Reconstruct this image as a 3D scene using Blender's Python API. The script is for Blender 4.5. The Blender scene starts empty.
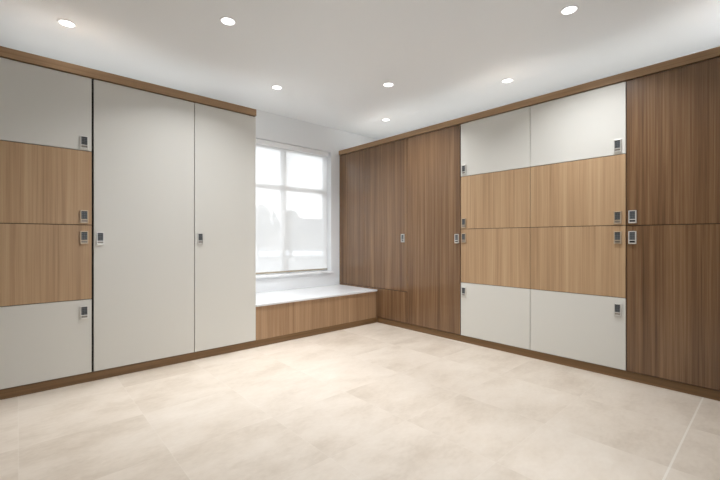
import bpy, bmesh, math, random
from mathutils import Vector, Matrix
random.seed(7)
S = bpy.context.scene
COL = S.collection
PI = math.pi

# ------------------------------------------------------------ materials
def srgb(r, g, b):
    f = lambda c: (c/255/12.92) if c/255 <= 0.04045 else ((c/255+0.055)/1.055)**2.4
    return (f(r), f(g), f(b), 1)

def new_mat(name):
    m = bpy.data.materials.new(name); m.use_nodes = True
    nt = m.node_tree
    return m, nt, nt.nodes['Principled BSDF']

def plain(name, col, rough=0.5, metal=0.0, spec=0.5, bump=0.0, bscale=200):
    m, nt, p = new_mat(name)
    p.inputs['Roughness'].default_value = rough
    p.inputs['Metallic'].default_value = metal
    p.inputs['Specular IOR Level'].default_value = spec
    tc = nt.nodes.new('ShaderNodeTexCoord')
    n = nt.nodes.new('ShaderNodeTexNoise'); n.inputs['Scale'].default_value = bscale; n.inputs['Detail'].default_value = 2
    nt.links.new(tc.outputs['Object'], n.inputs['Vector'])
    mx = nt.nodes.new('ShaderNodeMix'); mx.data_type = 'RGBA'
    mx.inputs[6].default_value = tuple(c*0.985 for c in col[:3]) + (1,)
    mx.inputs[7].default_value = tuple(min(1, c*1.015) for c in col[:3]) + (1,)
    nt.links.new(n.outputs['Fac'], mx.inputs[0]); nt.links.new(mx.outputs[2], p.inputs['Base Color'])
    if bump:
        b = nt.nodes.new('ShaderNodeBump'); b.inputs['Strength'].default_value = bump; b.inputs['Distance'].default_value = 0.001
        nt.links.new(n.outputs['Fac'], b.inputs['Height']); nt.links.new(b.outputs['Normal'], p.inputs['Normal'])
    return m

def wood(name, dark, mid, light, rough=0.4, along='z', spec=0.45):
    m, nt, p = new_mat(name)
    N = nt.nodes.new; L = nt.links.new
    p.inputs['Roughness'].default_value = rough
    p.inputs['Specular IOR Level'].default_value = spec
    tc = N('ShaderNodeTexCoord'); oi = N('ShaderNodeObjectInfo')
    off = N('ShaderNodeVectorMath'); off.operation = 'SCALE'
    cmb = N('ShaderNodeCombineXYZ')
    for i in range(3): L(oi.outputs['Random'], cmb.inputs[i])
    L(cmb.outputs[0], off.inputs[0]); off.inputs['Scale'].default_value = 17.0
    add = N('ShaderNodeVectorMath'); add.operation = 'ADD'
    L(tc.outputs['Object'], add.inputs[0]); L(off.outputs[0], add.inputs[1])
    def noise(sx, sz, detail, rough_=0.55, dist=0.0):
        mp = N('ShaderNodeMapping')
        mp.inputs['Scale'].default_value = (sx, sx, sz) if along == 'z' else (sz, sx, sx)
        L(add.outputs[0], mp.inputs['Vector'])
        n = N('ShaderNodeTexNoise'); n.inputs['Scale'].default_value = 1.0
        n.inputs['Detail'].default_value = detail; n.inputs['Roughness'].default_value = rough_
        n.inputs['Distortion'].default_value = dist
        L(mp.outputs[0], n.inputs['Vector']); return n
    broad = noise(9, 0.22, 2, 0.5, 0.3)
    grain = noise(38, 0.55, 4, 0.6, 0.2)
    fine = noise(120, 1.1, 3, 0.65)
    def madd(a, k, b):
        q = N('ShaderNodeMath'); q.operation = 'MULTIPLY_ADD'
        L(a, q.inputs[0]); q.inputs[1].default_value = k
        if b is None: q.inputs[2].default_value = 0
        else: L(b, q.inputs[2])
        return q.outputs[0]
    v = madd(broad.outputs['Fac'], 0.26, None); v = madd(grain.outputs['Fac'], 0.40, v); v = madd(fine.outputs['Fac'], 0.34, v)
    cr = N('ShaderNodeValToRGB'); e = cr.color_ramp.elements
    e[0].position = 0.34; e[0].color = dark; e[1].position = 0.66; e[1].color = light
    k = e.new(0.5); k.color = mid
    L(v, cr.inputs[0]); L(cr.outputs[0], p.inputs['Base Color'])
    b = N('ShaderNodeBump'); b.inputs['Strength'].default_value = 0.12; b.inputs['Distance'].default_value = 0.0006
    L(fine.outputs['Fac'], b.inputs['Height']); L(b.outputs['Normal'], p.inputs['Normal'])
    return m

def floor_material():
    m, nt, p = new_mat('stone_tile')
    N = nt.nodes.new; L = nt.links.new
    P, OX, OY = 0.635, 3.18, 0.387
    tc = N('ShaderNodeTexCoord'); sp = N('ShaderNodeSeparateXYZ'); L(tc.outputs['Object'], sp.inputs[0])
    def axis(sock, o):
        a = N('ShaderNodeMath'); a.operation = 'SUBTRACT'; L(sock, a.inputs[0]); a.inputs[1].default_value = o - 50*P
        d = N('ShaderNodeMath'); d.operation = 'DIVIDE'; L(a.outputs[0], d.inputs[0]); d.inputs[1].default_value = P
        f = N('ShaderNodeMath'); f.operation = 'FLOOR'; L(d.outputs[0], f.inputs[0])
        r = N('ShaderNodeMath'); r.operation = 'FRACT'; L(d.outputs[0], r.inputs[0])
        c = N('ShaderNodeMath'); c.operation = 'SUBTRACT'; L(r.outputs[0], c.inputs[0]); c.inputs[1].default_value = 0.5
        ab = N('ShaderNodeMath'); ab.operation = 'ABSOLUTE'; L(c.outputs[0], ab.inputs[0])
        return f.outputs[0], ab.outputs[0]
    fx, ex = axis(sp.outputs[0], OX); fy, ey = axis(sp.outputs[1], OY)
    mxx = N('ShaderNodeMath'); mxx.operation = 'MAXIMUM'; L(ex, mxx.inputs[0]); L(ey, mxx.inputs[1])
    gr = N('ShaderNodeMapRange'); gr.inputs[1].default_value = 0.4955; gr.inputs[2].default_value = 0.4975
    L(mxx.outputs[0], gr.inputs[0])
    cell = N('ShaderNodeCombineXYZ'); L(fx, cell.inputs[0]); L(fy, cell.inputs[1])
    wn = N('ShaderNodeTexWhiteNoise'); wn.noise_dimensions = '3D'; L(cell.outputs[0], wn.inputs['Vector'])
    # stone clouding, shifted per tile
    sh = N('ShaderNodeVectorMath'); sh.operation = 'SCALE'; L(wn.outputs['Color'], sh.inputs[0]); sh.inputs['Scale'].default_value = 9
    ad = N('ShaderNodeVectorMath'); ad.operation = 'ADD'; L(tc.outputs['Object'], ad.inputs[0]); L(sh.outputs[0], ad.inputs[1])
    mp = N('ShaderNodeMapping'); mp.inputs['Scale'].default_value = (1.0, 1.7, 1); L(ad.outputs[0], mp.inputs['Vector'])
    n1 = N('ShaderNodeTexNoise'); n1.inputs['Scale'].default_value = 2.2; n1.inputs['Detail'].default_value = 6; n1.inputs['Roughness'].default_value = 0.6
    n2 = N('ShaderNodeTexNoise'); n2.inputs['Scale'].default_value = 26; n2.inputs['Detail'].default_value = 4
    L(mp.outputs[0], n1.inputs['Vector']); L(mp.outputs[0], n2.inputs['Vector'])
    q = N('ShaderNodeMath'); q.operation = 'MULTIPLY_ADD'; L(n1.outputs['Fac'], q.inputs[0]); q.inputs[1].default_value = 0.8
    q2 = N('ShaderNodeMath'); q2.operation = 'MULTIPLY'; L(n2.outputs['Fac'], q2.inputs[0]); q2.inputs[1].default_value = 0.2
    L(q2.outputs[0], q.inputs[2])
    q3 = N('ShaderNodeMath'); q3.operation = 'MULTIPLY_ADD'; L(wn.outputs['Value'], q3.inputs[0]); q3.inputs[1].default_value = 0.11
    L(q.outputs[0], q3.inputs[2])
    cr = N('ShaderNodeValToRGB'); e = cr.color_ramp.elements
    e[0].position = 0.34; e[0].color = FLOOR_C[0]; e[1].position = 0.8; e[1].color = FLOOR_C[2]
    k = e.new(0.56); k.color = FLOOR_C[1]
    L(q3.outputs[0], cr.inputs[0])
    mx = N('ShaderNodeMix'); mx.data_type = 'RGBA'; mx.inputs[7].default_value = FLOOR_C[3]
    gk = N('ShaderNodeMath'); gk.operation = 'MULTIPLY'; L(gr.outputs[0], gk.inputs[0]); gk.inputs[1].default_value = 0.12
    # one joint with paler grout runs across the floor
    jd = N('ShaderNodeMath'); jd.operation = 'SUBTRACT'; L(sp.outputs[1], jd.inputs[0]); jd.inputs[1].default_value = OY
    ja = N('ShaderNodeMath'); ja.operation = 'ABSOLUTE'; L(jd.outputs[0], ja.inputs[0])
    jm = N('ShaderNodeMath'); jm.operation = 'LESS_THAN'; L(ja.outputs[0], jm.inputs[0]); jm.inputs[1].default_value = 0.005
    jk = N('ShaderNodeMath'); jk.operation = 'MULTIPLY'; L(jm.outputs[0], jk.inputs[0]); jk.inputs[1].default_value = 0.5
    jx = N('ShaderNodeMath'); jx.operation = 'MAXIMUM'; L(jk.outputs[0], jx.inputs[0]); L(gk.outputs[0], jx.inputs[1])
    L(jx.outputs[0], mx.inputs[0]); L(cr.outputs[0], mx.inputs[6]); L(mx.outputs[2], p.inputs['Base Color'])
    p.inputs['Roughness'].default_value = 0.42; p.inputs['Specular IOR Level'].default_value = 0.4
    b = N('ShaderNodeBump'); b.inputs['Strength'].default_value = 0.06; b.inputs['Distance'].default_value = 0.002
    L(n2.outputs['Fac'], b.inputs['Height']); L(b.outputs['Normal'], p.inputs['Normal'])
    return m

FLOOR_C = [srgb(195, 181, 164), srgb(213, 201, 186), srgb(224, 214, 201), srgb(240, 236, 228)]
M = {}
M['wall'] = plain('white_paint', srgb(236, 238, 239), 0.75, bump=0.05)
M['ceil'] = plain('ceiling_paint', srgb(240, 243, 245), 0.85, bump=0.03)
M['white'] = plain('white_laminate', srgb(218, 216, 209), 0.38, spec=0.4)
M['quartz'] = plain('white_quartz', srgb(226, 227, 228), 0.25, bscale=60)
M['trimw'] = plain('white_trim_paint', srgb(245, 246, 247), 0.4)
M['oak'] = wood('light_oak_veneer', srgb(155, 123, 91), srgb(182, 150, 115), srgb(198, 168, 133), 0.42)
M['walnut'] = wood('walnut_veneer', srgb(83, 59, 39), srgb(120, 90, 63), srgb(149, 118, 86), 0.27, spec=0.6)
M['walnut_h'] = wood('walnut_veneer_horizontal', srgb(102, 75, 46), srgb(125, 94, 60), srgb(144, 112, 77), 0.42, 'x')
M['fascia'] = wood('fascia_veneer', srgb(130, 100, 71), srgb(160, 128, 94), srgb(178, 147, 112), 0.42, 'x')
M['oak_bench'] = wood('bench_oak_veneer', srgb(134, 104, 77), srgb(164, 131, 99), srgb(186, 154, 121), 0.42)
M['dark'] = plain('dark_carcass', srgb(38, 29, 22), 0.7)  # dark brown stands in for the shade inside the door gaps
M['top'] = plain('pale_melamine', srgb(208, 206, 202), 0.6)
M['chrome'] = plain('satin_chrome', srgb(226, 224, 219), 0.28, metal=0.5)
M['nickel'] = plain('warm_nickel', srgb(196, 178, 155), 0.3, metal=0.4)  # oak reflected in the chrome bezel, put into the metal colour
M['nickel_dark'] = plain('shaded_nickel_pull', srgb(150, 143, 134), 0.4, metal=0.3)
M['keypad'] = plain('grey_keypad', srgb(66, 69, 71), 0.35)
M['key'] = plain('grey_key', srgb(106, 109, 111), 0.4)
M['black'] = plain('black_recess', srgb(16, 14, 13), 0.6)
M['taupe'] = plain('taupe_paint', srgb(150, 142, 132), 0.8)  # invented tone on unseen walls, keeps the near area dimmer
M['snow'] = plain('snow', srgb(236, 238, 241), 0.8, bscale=2)
M['pave'] = plain('grey_paving', srgb(120, 119, 117), 0.8, bscale=4)
M['bark'] = plain('grey_bark', srgb(92, 82, 74), 0.9, bscale=12)
M['leaf'] = plain('dull_foliage', srgb(84, 86, 80), 0.8, bscale=6)
M['siding'] = plain('grey_siding', srgb(140, 135, 130), 0.7, bscale=3)
M['roofing'] = plain('grey_shingle', srgb(92, 89, 88), 0.85, bscale=8)
M['rail'] = plain('grey_fence_metal', srgb(70, 68, 66), 0.5)
M['hem'] = plain('beige_hem', srgb(168, 158, 138), 0.5)
M['floor'] = floor_material()

def emission(name, col, strength):
    m = bpy.data.materials.new(name); m.use_nodes = True; nt = m.node_tree
    nt.nodes.remove(nt.nodes['Principled BSDF'])
    e = nt.nodes.new('ShaderNodeEmission'); e.inputs['Color'].default_value = col; e.inputs['Strength'].default_value = strength
    nt.links.new(e.outputs[0], nt.nodes['Material Output'].inputs['Surface']); return m
M['lens'] = emission('lit_lens', (1, 0.99, 0.97, 1), 5.0)

def glass():
    m = bpy.data.materials.new('window_glass'); m.use_nodes = True; nt = m.node_tree
    nt.nodes.remove(nt.nodes['Principled BSDF'])
    t = nt.nodes.new('ShaderNodeBsdfTransparent'); t.inputs[0].default_value = (0.97, 0.98, 0.98, 1)
    g = nt.nodes.new('ShaderNodeBsdfGlossy'); g.inputs['Roughness'].default_value = 0.02
    f = nt.nodes.new('ShaderNodeFresnel'); f.inputs[0].default_value = 1.3
    x = nt.nodes.new('ShaderNodeMixShader')
    nt.links.new(f.outputs[0], x.inputs[0]); nt.links.new(t.outputs[0], x.inputs[1]); nt.links.new(g.outputs[0], x.inputs[2])
    nt.links.new(x.outputs[0], nt.nodes['Material Output'].inputs['Surface']); return m
M['glass'] = glass()

def screen_fabric():
    m = bpy.data.materials.new('solar_screen_fabric'); m.use_nodes = True; nt = m.node_tree
    nt.nodes.remove(nt.nodes['Principled BSDF'])
    t = nt.nodes.new('ShaderNodeBsdfTransparent'); t.inputs[0].default_value = (1, 1, 1, 1)
    d = nt.nodes.new('ShaderNodeBsdfDiffuse'); d.inputs[0].default_value = (0.84, 0.83, 0.81, 1)
    tl = nt.nodes.new('ShaderNodeBsdfTranslucent'); tl.inputs[0].default_value = (0.86, 0.85, 0.83, 1)
    a = nt.nodes.new('ShaderNodeMixShader'); a.inputs[0].default_value = 0.55
    nt.links.new(d.outputs[0], a.inputs[1]); nt.links.new(tl.outputs[0], a.inputs[2])
    x = nt.nodes.new('ShaderNodeMixShader'); x.inputs[0].default_value = FABRIC_OPACITY
    nt.links.new(t.outputs[0], x.inputs[1]); nt.links.new(a.outputs[0], x.inputs[2])
    nt.links.new(x.outputs[0], nt.nodes['Material Output'].inputs['Surface']); return m
FABRIC_OPACITY = 0.86
M['fabric'] = screen_fabric()

# ------------------------------------------------------------ helpers
def tag(o, label=None, cat=None, group=None, kind=None):
    if label: o['label'] = label
    if cat: o['category'] = cat
    if group: o['group'] = group
    if kind: o['kind'] = kind
    return o

def empty(name, loc, rz=0.0):
    o = bpy.data.objects.new(name, None); COL.objects.link(o)
    o.location = loc; o.rotation_euler = (0, 0, rz); o.empty_display_size = 0.1
    return o

class MB:
    def __init__(s): s.bm = bmesh.new(); s.mats = []
    def mi(s, key):
        if key not in s.mats: s.mats.append(key)
        return s.mats.index(key)
    def box(s, x0, x1, y0, y1, z0, z1, mat, bevel=0.0, seg=2):
        i = s.mi(mat)
        r = bmesh.ops.create_cube(s.bm, size=1.0)
        vs = r['verts']
        for v in vs:
            v.co = Vector((x0 + (v.co.x+.5)*(x1-x0), y0 + (v.co.y+.5)*(y1-y0), z0 + (v.co.z+.5)*(z1-z0)))
        fs = set(f for v in vs for f in v.link_faces)
        for f in fs: f.material_index = i
        if bevel > 0:
            es = list(set(e for v in vs for e in v.link_edges))
            r = bmesh.ops.bevel(s.bm, geom=es, offset=bevel, segments=seg, affect='EDGES', profile=0.5)
            for f in r['faces']: f.material_index = i
    def lathe(s, prof, mat, n=40, c=(0, 0, 0)):
        i = s.mi(mat); rings = []
        for (r, z) in prof:
            if r < 1e-6: rings.append([s.bm.verts.new((c[0], c[1], c[2]+z))])
            else: rings.append([s.bm.verts.new((c[0]+r*math.cos(2*PI*k/n), c[1]+r*math.sin(2*PI*k/n), c[2]+z)) for k in range(n)])
        for a, b in zip(rings, rings[1:]):
            for k in range(n):
                va = [a[0]] if len(a) == 1 else [a[k], a[(k+1) % n]]
                vb = [b[0]] if len(b) == 1 else [b[(k+1) % n], b[k]]
                f = s.bm.faces.new(va+vb); f.material_index = i; f.smooth = True
    def tube(s, p0, p1, r0, r1, mat, n=8):
        i = s.mi(mat); p0 = Vector(p0); p1 = Vector(p1); d = (p1-p0).normalized()
        q = d.to_track_quat('Z', 'Y').to_matrix()
        A, B = [], []
        for k in range(n):
            o = q @ Vector((math.cos(2*PI*k/n), math.sin(2*PI*k/n), 0))
            A.append(s.bm.verts.new(p0+o*r0)); B.append(s.bm.verts.new(p1+o*r1))
        for k in range(n):
            f = s.bm.faces.new([A[k], A[(k+1) % n], B[(k+1) % n], B[k]]); f.material_index = i; f.smooth = True
        for f in (s.bm.faces.new(A[::-1]), s.bm.faces.new(B)): f.material_index = i
    def quad(s, pts, mat):
        f = s.bm.faces.new([s.bm.verts.new(p) for p in pts]); f.material_index = s.mi(mat)
    def mesh(s, name, recalc=True):
        if recalc: bmesh.ops.recalc_face_normals(s.bm, faces=s.bm.faces)
        me = bpy.data.meshes.new(name); s.bm.to_mesh(me); s.bm.free()
        for k in s.mats: me.materials.append(M[k])
        return me
    def build(s, name, parent=None, loc=(0, 0, 0), recalc=True):
        o = bpy.data.objects.new(name, s.mesh(name, recalc)); COL.objects.link(o)
        o.location = loc
        if parent: o.parent = parent
        return o

# ------------------------------------------------------------ dimensions
EYE = 1.2
XF, YF = 3.845, 3.885          # door fronts of right and left runs
XP, YP = 3.86, 3.90            # plinth faces
XR, YW = 4.72, 4.75            # right wall, window wall
XL, YB = -1.30, -1.20          # left wall, back wall
H = 2.96
ZB, ZT = 0.078, 2.545          # door zone
ZF0 = 2.553        # fascia
LEFT0 = -0.352
RIGHT_END = 0.05

# ------------------------------------------------------------ room shell
b = MB(); b.box(XL-.2, XR+.2, YB-.2, YW+.2, -0.1, 0.0, 'floor'); tag(b.build('floor'), kind='structure')
b = MB(); b.box(XL-.2, XR+.2, YB-.2, YW+.2, H, H+0.1, 'ceil'); tag(b.build('ceiling'), kind='structure')
WX0, WX1, WZ0, WZ1 = 2.14, 3.68, 0.70, 2.577
b = MB()
b.box(XL-.2, WX0, YW, YW+.2, 0, H, 'wall'); b.box(WX1, XR+.2, YW, YW+.2, 0, H, 'wall')
b.box(WX0, WX1, YW, YW+.2, 0, WZ0-.025, 'wall'); b.box(WX0, WX1, YW, YW+.2, WZ1, H, 'wall')
tag(b.build('wall_window'), kind='structure')
b = MB(); b.box(XR, XR+.2, YB, YW, 0, H, 'wall'); b.box(XF, XR, YB, RIGHT_END-.003, 0, H, 'wall')
tag(b.build('wall_right'), kind='structure')
b = MB(); b.box(XL-.2, XL, YB, YW, 0, H, 'taupe'); b.box(XL, LEFT0-.003, YF, YW, 0, H, 'taupe')
tag(b.build('wall_left'), kind='structure')
BX0, BX1, BZ0, BZ1 = 0.5, 2.8, .4, 2.2          # unseen glazing added behind the camera for ambient light
b = MB()
b.box(XL-.2, BX0, YB-.2, YB, 0, H, 'taupe'); b.box(BX1, XR+.2, YB-.2, YB, 0, H, 'taupe')
b.box(BX0, BX1, YB-.2, YB, 0, BZ0, 'taupe'); b.box(BX0, BX1, YB-.2, YB, BZ1, H, 'taupe')
tag(b.build('wall_back'), kind='structure')

# ------------------------------------------------------------ window
win = empty('window_1', (0, 0, 0)); tag(win, kind='structure')
b = MB()
fy0, fy1 = YW+.115, YW+.185
fw = 0.045
b.box(WX0, WX0+fw, fy0, fy1, WZ0, WZ1, 'trimw', .004); b.box(WX1-fw, WX1, fy0, fy1, WZ0, WZ1, 'trimw', .004)
b.box(WX0+fw, WX1-fw, fy0, fy1, WZ0, WZ0+fw, 'trimw', .004); b.box(WX0+fw, WX1-fw, fy0, fy1, WZ1-.07, WZ1, 'trimw', .004)
b.build('window_frame', win)
MX, MZ = 2.905, 1.955
b = MB(); b.box(MX-.034, MX+.034, fy0+.004, fy1, WZ0+fw, WZ1-.07, 'trimw', .004); b.build('mullion', win)
b = MB(); b.box(WX0+fw, MX-.034, fy0+.006, fy1, MZ-.03, MZ+.03, 'trimw', .004); b.build('transom', win)
b = MB(); b.box(MX+.034, WX1-fw, fy0+.006, fy1, MZ-.03, MZ+.03, 'trimw', .004); b.build('transom', win)
for (x0, x1) in ((WX0+fw, MX-.034), (MX+.034, WX1-fw)):
    for (z0, z1) in ((WZ0+fw, MZ-.03), (MZ+.03, WZ1-.07)):
        b = MB(); b.box(x0, x1, fy0+.035, fy0+.041, z0, z1, 'glass'); b.build('glass_pane', win)
b = MB(); b.box(WX0-.03, WX1+.03, YW-.03, YW+.0, WZ0-.026, WZ0, 'trimw', .005); b.box(WX0, WX1, YW, YW+.2, WZ0-.024, WZ0, 'trimw')
b.build('window_sill', win)

w2 = empty('window_2', (0, 0, 0)); tag(w2, kind='structure')  # unseen window added to bring extra daylight into the room
b = MB(); yb0, yb1 = YB-.14, YB-.07
b.box(BX0, BX0+fw, yb0, yb1, BZ0, BZ1, 'trimw', .004); b.box(BX1-fw, BX1, yb0, yb1, BZ0, BZ1, 'trimw', .004)
b.box(BX0+fw, BX1-fw, yb0, yb1, BZ0, BZ0+fw, 'trimw', .004); b.box(BX0+fw, BX1-fw, yb0, yb1, BZ1-fw, BZ1, 'trimw', .004)
b.build('window_frame', w2)
b = MB(); b.box(BX0+fw, BX1-fw, yb0+.03, yb0+.036, BZ0+fw, BZ1-fw, 'glass'); b.build('glass_pane', w2)

# roller shade
sy = YW+.055
sh = empty('roller_shade', (2.91, sy, 2.51))
tag(sh, 'white translucent roller shade pulled down inside the window opening', 'roller shade')
sx0, sx1 = WX0+.034-2.91, WX1-.034-2.91
b = MB(); b.box(sx0, sx1, -.035, .02, 0.0, .064, 'trimw', .006); b.build('valance', sh)
b = MB(); zb = .742-2.51
b.quad([(sx0+.004, 0, 0), (sx1-.004, 0, 0), (sx1-.004, 0, zb), (sx0+.004, 0, zb)], 'fabric'); b.build('shade_fabric', sh)
b = MB(); b.box(sx0+.004, sx1-.004, -.008, .008, zb-.022, zb, 'hem', .004); tag(b.build('hem_bar', sh), 'beige weighted hem bar')

# ------------------------------------------------------------ keypad lock (one mesh, shared)
def lock_mesh(metal, slot):
    b = MB(); w, h = .056, .108
    b.box(-w/2, w/2, -.006, 0, -h/2, h/2, metal, .0025)                 # base plate
    # raised bezel rim
    t = .008
    b.box(-w/2+.001, -w/2+t, -.016, -.004, -h/2+.001, h/2-.001, metal, .002)
    b.box(w/2-t, w/2-.001, -.016, -.004, -h/2+.001, h/2-.001, metal, .002)
    b.box(-w/2+t, w/2-t, -.016, -.004, h/2-t, h/2-.001, metal, .002)
    b.box(-w/2+t, w/2-t, -.016, -.004, -h/2+.001, -h/2+.011, metal, .002)
    b.box(-w/2+t, w/2-t, -.016, -.004, -h/2+.027, -h/2+.034, metal, .0015)
    b.box(-w/2+t, w/2-t, -.011, -.004, -h/2+.034, h/2-t, 'keypad')         # keypad face
    b.box(-w/2+t, w/2-t, -.008, -.004, -h/2+.011, -h/2+.027, slot)      # pull recess
    for i in range(3):
        for j in range(4):
            cx = -.0125+i*.0125; cz = -h/2+.043+j*.0142
            b.box(cx-.0043, cx+.0043, -.0135, -.010, cz-.0043, cz+.0043, 'key', .001, 1)
    return b.mesh('keypad_lock')
LOCKS = {'walnut': lock_mesh('chrome', 'black'), 'oak': lock_mesh('nickel', 'nickel_dark'), 'white': lock_mesh('chrome', 'nickel_dark')}

# ------------------------------------------------------------ cabinets
DEPTH_L = YW-YF; DEPTH_R = XR-XF
def cabinet(name, origin, rz, w, depth, label, cat, doors, group=None, end_panel=None, fixed=()):
    """local x runs along the front (left to right), y into the wall, z up; y=0 is the door face.
    doors: (x0, x1, z0, z1, material, label, lockx, lockz)"""
    r = empty(name, origin, rz); tag(r, label, cat, group)
    d0, t = 0.022, .018
    top = 2.615
    b = MB(); e = .0015
    b.box(e, t, d0, depth-.002, ZB, top-t, 'dark'); b.box(w-t, w-e, d0, depth-.002, ZB, top-t, 'dark')
    b.box(t, w-t, d0, depth-.002, ZB-.002, ZB+t, 'dark'); b.box(t, w-t, depth-.02, depth-.002, ZB+t, top-t, 'dark')
    zs = sorted(set([d[2] for d in doors]))
    for z in zs:
        if z > ZB+.1: b.box(t, w-t, d0+.004, depth-.02, z-.009, z+.009, 'dark')
    b.box(e, w-e, d0+.012, depth-.002, top-t, top, 'top')
    b.build('carcass', r)
    if end_panel:
        b = MB(); b.box(w, w+.004, .02, depth-.002, ZB, 2.615, end_panel); tag(b.build('end_panel', r), 'white laminate end panel')
    for (x0, x1, z0, z1, mat, lab, lx, lz) in doors:
        b = MB(); b.box(x0, x1, 0, .019, z0, z1, mat, .0012, 1)
        o = b.build('door', r, )
        if lab: tag(o, lab)
        if lx is not None:
            k = bpy.data.objects.new('keypad_lock', LOCKS[mat]); COL.objects.link(k); k.location = (lx, 0, lz); k.parent = o
    for (pn, x0, x1, z0, z1, mat) in fixed:
        b = MB(); b.box(x0, x1, 0, .019, z0, z1, mat, .0012, 1); b.build(pn, r)
    return r

Z1, Z2, Z3 = .697, 1.320, 1.939
g = .0027
def stack4(w, side, Z3=Z3, ZT=ZT):
    lx = (w-.059) if side == 'R' else .047
    up, dn = .068, -.105; top_up = 2.006-Z3
    a = g if side == 'L' else g
    return [(a, w-g, ZB+.004, Z1-g, 'white', 'white laminate bottom locker door', lx, Z1+dn),
            (a, w-g, Z1+g, Z2-g, 'oak', 'light oak lower middle locker door', lx, Z2+dn),
            (a, w-g, Z2+g, Z3-g, 'oak', 'light oak upper middle locker door', lx, Z2+up),
            (a, w-g, Z3+g, ZT, 'white', 'white laminate top locker door', lx, top_up+Z3)]

def L(x): return (x, YF, 0)
xa, xb, xc, xd = LEFT0, .477, 1.302, 1.954
ZL = 2.553
ds = stack4(xb-xa, 'R', ZT=ZL); ds = [(d[0], d[1]-.010)+d[2:] for d in ds]
ds = [d[:6]+(d[6]-.005,)+d[7:] for d in ds]
cabinet('locker_cabinet', L(xa), 0, xb-xa, DEPTH_L, 'oak and white locker column at the left edge beside the wider white wardrobe', 'lockers', ds)
cabinet('wardrobe', L(xb), 0, xc-xb, DEPTH_L, 'wider white full height wardrobe beside the left oak and white lockers', 'wardrobe',
        [(g, xc-xb-g, ZB+.004, ZL, 'white', None, .047, 1.208)], 'white wardrobes')
cabinet('wardrobe', L(xc), 0, xd-xc, DEPTH_L, 'narrower white full height wardrobe next to the window bench', 'wardrobe',
        [(g, xd-xc+.003, ZB+.004, ZL, 'white', None, .054, 1.208)], 'white wardrobes', end_panel='white')

def R(y): return (XF, y, 0)
RZ = -PI/2
y0, y1, y2, y3, y4, y5 = YW, 3.320, 2.499, 1.689, .875, RIGHT_END
w = y0-y1-.003; sx = y0-.003-4.164
cabinet('corner_wardrobe', R(y0-.003), RZ, w, DEPTH_R, 'brown walnut wardrobe in the corner behind the window bench', 'wardrobe',
        [(sx+g, w-.004, .503, ZT, 'walnut', None, w-.069, 1.215)], 'walnut cabinets',
        fixed=[('filler_panel', g, sx-g*.2, .502, ZT, 'walnut'), ('lower_panel', g, w-.004, ZB+.004, .496, 'walnut')])
w = y1-y2
cabinet('wardrobe', R(y1), RZ, w, DEPTH_R, 'single door walnut wardrobe at full height, immediately left of the oak lockers', 'wardrobe',
        [(.004, w-.008, ZB+.004, ZT, 'walnut', None, w-.047, 1.208)], 'walnut cabinets')
w = y2-y3
cabinet('locker_cabinet', R(y2), RZ, w, DEPTH_R, 'oak and white locker column beside single-door walnut wardrobe, locks on its left', 'lockers', stack4(w, 'L', 1.931), 'oak and white lockers on the right wall')
w = y3-y4
cabinet('locker_cabinet', R(y3), RZ, w, DEPTH_R, 'oak and white locker column beside dark two-door cabinet, locks on its right', 'lockers', stack4(w, 'R', 1.931), 'oak and white lockers on the right wall')
w = y4-y5
cabinet('tall_cabinet', R(y4), RZ, w, DEPTH_R, 'dark walnut two door cabinet at the right edge with two bright keypad locks', 'cabinet',
        [(.004, w-g, ZB+.004, Z2-.007, 'walnut', None, .0465, Z2-.105), (.004, w-g, Z2-.0015, ZT, 'walnut', None, .0475, Z2+.070)], 'walnut cabinets')

# fascia boards and plinths
r = MB(); ln = xd+.004-LEFT0
r.box(0, ln, 0, .032, 0, .072, 'fascia')
tag(r.build('fascia_board', None, (LEFT0, YF-.014, 2.561)), 'long wooden fascia board running above the left white wardrobes', 'fascia', 'fascia boards above the cabinets')
r = MB(); ln = YW-.003-RIGHT_END
r.box(0, ln, 0, .032, 0, .066, 'fascia')
o = r.build('fascia_board', None, (XF-.014, YW-.003, ZF0)); o.rotation_euler.z = RZ
tag(o, 'long wooden fascia board running above the right walnut and oak cabinets', 'fascia', 'fascia boards above the cabinets')
r = MB(); ln = XP-LEFT0
r.box(0, ln, 0, .02, 0, ZB-.004, 'walnut_h', .001, 1)
tag(r.build('plinth_board', None, (LEFT0, YP, 0)), 'low wooden plinth along the floor under the left cabinets and window bench', 'plinth', 'plinths under the cabinets')
r = MB(); ln = YP-.001-RIGHT_END
r.box(0, ln, 0, .02, 0, ZB-.004, 'walnut_h', .001, 1)
o = r.build('plinth_board', None, (XP, YP-.001, 0)); o.rotation_euler.z = RZ
tag(o, 'low wooden plinth along the floor under the right walnut and oak cabinets', 'plinth', 'plinths under the cabinets')

# window bench
bx0, bx1 = xd+.006, XF-.001
bn = empty('window_bench', (bx0, YP, 0)); tag(bn, 'low built-in window bench with white top and oak front', 'bench')
b = MB(); b.box(0, bx1-bx0, 0, .019, ZB-.003, .450, 'oak_bench', .001, 1); b.build('front_panel', bn)
b = MB(); b.box(0, bx1-bx0, -.022, YW-YP-.002, .451, .475, 'quartz', .004); tag(b.build('bench_top', bn), 'white stone seat slab')
for xx in (.0, bx1-bx0-.018):
    b = MB(); b.box(xx, xx+.018, .02, YW-YP-.002, ZB, .450, 'dark'); b.build('side_panel', bn)

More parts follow.
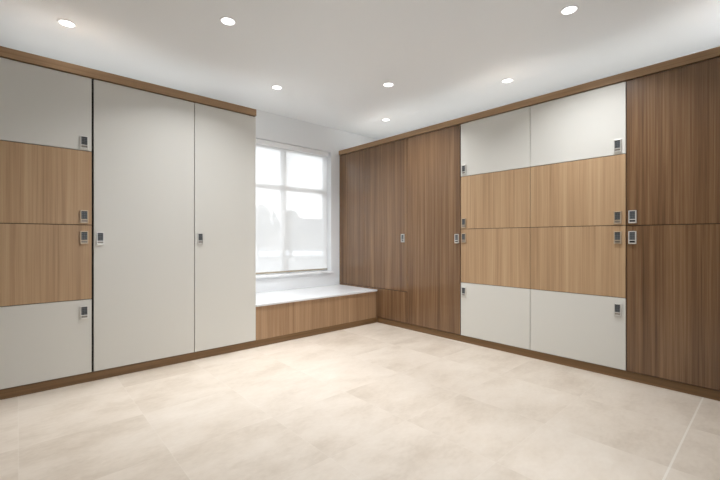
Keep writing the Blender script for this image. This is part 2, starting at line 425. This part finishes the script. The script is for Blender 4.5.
# ------------------------------------------------------------ downlights
LAMP_W = 13
def downlight_meshes():
    b = MB(); b.lathe([(.050, -.0), (.050, -.004), (.054, -.007), (.063, -.006), (.067, 0)], 'trimw', 48); ring = b.mesh('trim_ring')
    b = MB(); b.lathe([(.050, -.002), (.04, -.0035), (0, -.0045)], 'lens', 48); lens = b.mesh('lens')
    return ring, lens
RING, LENS = downlight_meshes()
ld = bpy.data.lights.new('lamp_glow', 'AREA'); ld.shape = 'DISK'; ld.size = .095; ld.energy = LAMP_W
ld.color = (.95, .97, 1.0); ld.spread = math.radians(125)
def downlight(x, y, label):
    t = empty('downlight', (x, y, H)); tag(t, label, 'ceiling light', 'recessed downlights')
    for nm, me in (('trim_ring', RING), ('lens', LENS)):
        o = bpy.data.objects.new(nm, me); COL.objects.link(o); o.parent = t
    l = bpy.data.objects.new('lamp_glow', ld); COL.objects.link(l); l.location = (0, 0, -.012); l.parent = t
for x, y, lab in [
    (.30, 3.89, 'round recessed downlight above the left lockers, nearest the left edge'),
    (1.26, 2.98, 'round recessed downlight out in the ceiling in front of the white wardrobes'),
    (2.23, 3.90, 'round recessed downlight beyond the right end of the left fascia, nearest the window'),
    (3.13, 2.98, 'round recessed downlight out in the ceiling in front of the walnut wardrobes'),
    (4.02, 3.88, 'faint recessed downlight above the corner walnut wardrobe fascia'),
    (4.03, 2.02, 'faint recessed downlight close above the right fascia over the white lockers'),
    (3.14, 1.08, 'round recessed downlight in front of the right oak lockers, nearest the top edge'),
            (4.03, .13, 'recessed downlight above the dark two-door cabinet at the right edge'),  # out of view, added for ambient light and the ceiling glow there
]: downlight(x, y, lab)

# uplight strips added unseen to brighten the ceiling, lying on the cabinet tops behind the fascia boards
def fill(x0, x1, y0_, y1_, label):
    cx, cy = (x0+x1)/2, (y0_+y1_)/2
    t = empty('uplight_strip', (cx, cy, 2.6155)); tag(t, label, 'light strip', 'uplights on the cabinet tops')
    b = MB(); b.box(x0-cx, x1-cx, y0_-cy, y1_-cy, 0, .012, 'trimw', .002); b.build('housing', t)
    b = MB(); b.box(x0-cx+.01, x1-cx-.01, y0_-cy+.01, y1_-cy-.01, .0125, .014, 'strip'); b.build('diffuser', t)
M['strip'] = emission('lit_strip', (1, .965, .91, 1), 0.66)
fill(-.25, 1.85, 3.97, 4.68, 'uplight strip lying on top of the left cabinets behind the fascia')
fill(3.93, 4.65, .15, 4.65, 'uplight strip lying on top of the right cabinets behind the fascia')

# ------------------------------------------------------------ outside
GZ = -.15
b = MB(); b.box(-60, 60, 26, 140, GZ-.2, GZ+.01, 'snow'); tag(b.build('snow_field'), kind='structure')
b = MB(); b.box(-60, 60, -60, YB-.25, GZ-.2, GZ, 'snow'); tag(b.build('snow_lawn'), kind='structure')  # unseen snow added behind the room, bounces daylight up to the ceiling
b = MB(); b.box(-60, 60, YW+.25, 26, GZ-.2, GZ, 'pave'); tag(b.build('ground'), kind='structure')
ca, sa = math.cos(math.radians(42.12)), math.sin(math.radians(42.12))
def at(u, depth):
    a = (u-360)/379*depth
    return (sa*depth + ca*a, ca*depth - sa*a)
def tree(u, depth, h, rad, label, seed):
    rnd = random.Random(seed); x, y = at(u, depth)
    t = empty('tree', (x, y, GZ+.01)); tag(t, label, 'tree', 'trees beyond the window')
    b = MB(); b.tube((0, 0, 0), (0.05, 0, h*.45), .12, .08, 'bark'); b.tube((.05, 0, h*.45), (0, .05, h*.85), .08, .03, 'bark')
    for k in range(9):
        a = rnd.uniform(0, 2*PI); z = h*rnd.uniform(.3, .7)
        b.tube((.03, 0, z), (rad*.75*math.cos(a), rad*.75*math.sin(a), z+h*.2), .035, .012, 'bark', 6)
    b.build('trunk', t)
    b = MB(); i = 0
    while i < 1500:
        p = Vector((rnd.uniform(-1, 1), rnd.uniform(-1, 1), rnd.uniform(-1, 1)))
        if p.length > 1: continue
        c = Vector((p.x*rad, p.y*rad, h*.58 + p.z*h*.42)) ; s = rnd.uniform(.09, .2)
        q = Vector((rnd.gauss(0, 1), rnd.gauss(0, 1), rnd.gauss(0, 1))).normalized(); e1 = q.orthogonal().normalized(); e2 = q.cross(e1)
        b.quad([c-e1*s, c+e2*s*.6, c+e1*s, c-e2*s*.6], 'leaf'); i += 1
    b.build('crown', t, recalc=False)
tree(258, 30, 4.2, 1.7, 'taller tree seen through the left panes of the window shade', 3)
tree(291, 30, 3.7, .9, 'smaller tree seen just right of the window mullion through the shade', 5)
hx, hy = at(330, 52)
hs = empty('house', (hx, hy, GZ+.01), math.radians(-8)); tag(hs, 'low grey house far off behind the right window panes', 'house')
b = MB(); b.box(-7.5, 9, 0, 8, 0, 2.2, 'siding'); b.build('house_wall', hs)
b = MB()
rz0, rz1 = 2.2, 4.3
P = [(-7.9, -.4, rz0), (9.4, -.4, rz0), (9.4, 8.4, rz0), (-7.9, 8.4, rz0), (-4.6, 4, rz1), (6, 4, rz1)]
for f in ((0, 1, 5, 4), (1, 2, 5), (2, 3, 4, 5), (3, 0, 4), (3, 2, 1, 0)): b.quad([P[i] for i in f], 'roofing')
b.build('roof', hs)
x0_, y0_ = at(240, 26.5); x1_, y1_ = at(345, 26.5)
fn = empty('fence', (x0_, y0_, GZ), math.atan2(y1_-y0_, x1_-x0_)); tag(fn, 'thin grey metal fence outside the window in front of the snow', 'fence')
ln = math.hypot(x1_-x0_, y1_-y0_)
for z in (.55, 1.28):
    b = MB(); b.box(0, ln, -.02, .02, z, z+.05, 'rail'); b.build('fence_rail', fn)
for k in range(4):
    b = MB(); xx = ln*(.05+.207*k*1.02 ); b.box(xx-.035, xx+.035, -.035, .035, 0, 1.36, 'rail'); b.build('fence_post', fn)

# ------------------------------------------------------------ world
wd = bpy.data.worlds.new('overcast_sky'); S.world = wd; wd.use_nodes = True
nt = wd.node_tree; bg = nt.nodes['Background']
tc = nt.nodes.new('ShaderNodeTexCoord'); sp = nt.nodes.new('ShaderNodeSeparateXYZ'); nt.links.new(tc.outputs['Generated'], sp.inputs[0])
cr = nt.nodes.new('ShaderNodeValToRGB'); cr.color_ramp.elements[0].position = .0; cr.color_ramp.elements[0].color = (.95, .96, .98, 1)
cr.color_ramp.elements[1].position = .7; cr.color_ramp.elements[1].color = (.86, .92, 1, 1)
nt.links.new(sp.outputs[2], cr.inputs[0]); nt.links.new(cr.outputs[0], bg.inputs[0])
bg.inputs[1].default_value = 2.9
pl = bpy.data.lights.new('window_portal', 'AREA'); pl.shape = 'RECTANGLE'; pl.size = WX1-WX0; pl.size_y = WZ1-WZ0
pl.cycles.is_portal = True
po = bpy.data.objects.new('window_portal', pl); COL.objects.link(po)
po.location = ((WX0+WX1)/2, YW+.21, (WZ0+WZ1)/2); po.rotation_euler = (-PI/2, 0, 0)

pl2 = bpy.data.lights.new('window_portal', 'AREA'); pl2.shape = 'RECTANGLE'; pl2.size = BX1-BX0; pl2.size_y = BZ1-BZ0  # portal for the added rear window
pl2.cycles.is_portal = True
po2 = bpy.data.objects.new('window_portal', pl2); COL.objects.link(po2)
po2.location = ((BX0+BX1)/2, YB-.21, (BZ0+BZ1)/2); po2.rotation_euler = (PI/2, 0, 0)

# ------------------------------------------------------------ camera
cam = bpy.data.cameras.new('camera'); cam.sensor_width = 36; cam.lens = 379/720*36; cam.clip_end = 500; cam.clip_start = .02
cam.shift_y = -0.001
co = bpy.data.objects.new('camera', cam); COL.objects.link(co)
co.location = (0, 0, EYE); co.rotation_euler = (PI/2, 0, math.radians(-42.12))
S.camera = co
vs = S.view_settings
vs.view_transform = 'Standard'; vs.look = 'None'; vs.gamma = 1; vs.use_curve_mapping = False; vs.exposure = 0.26
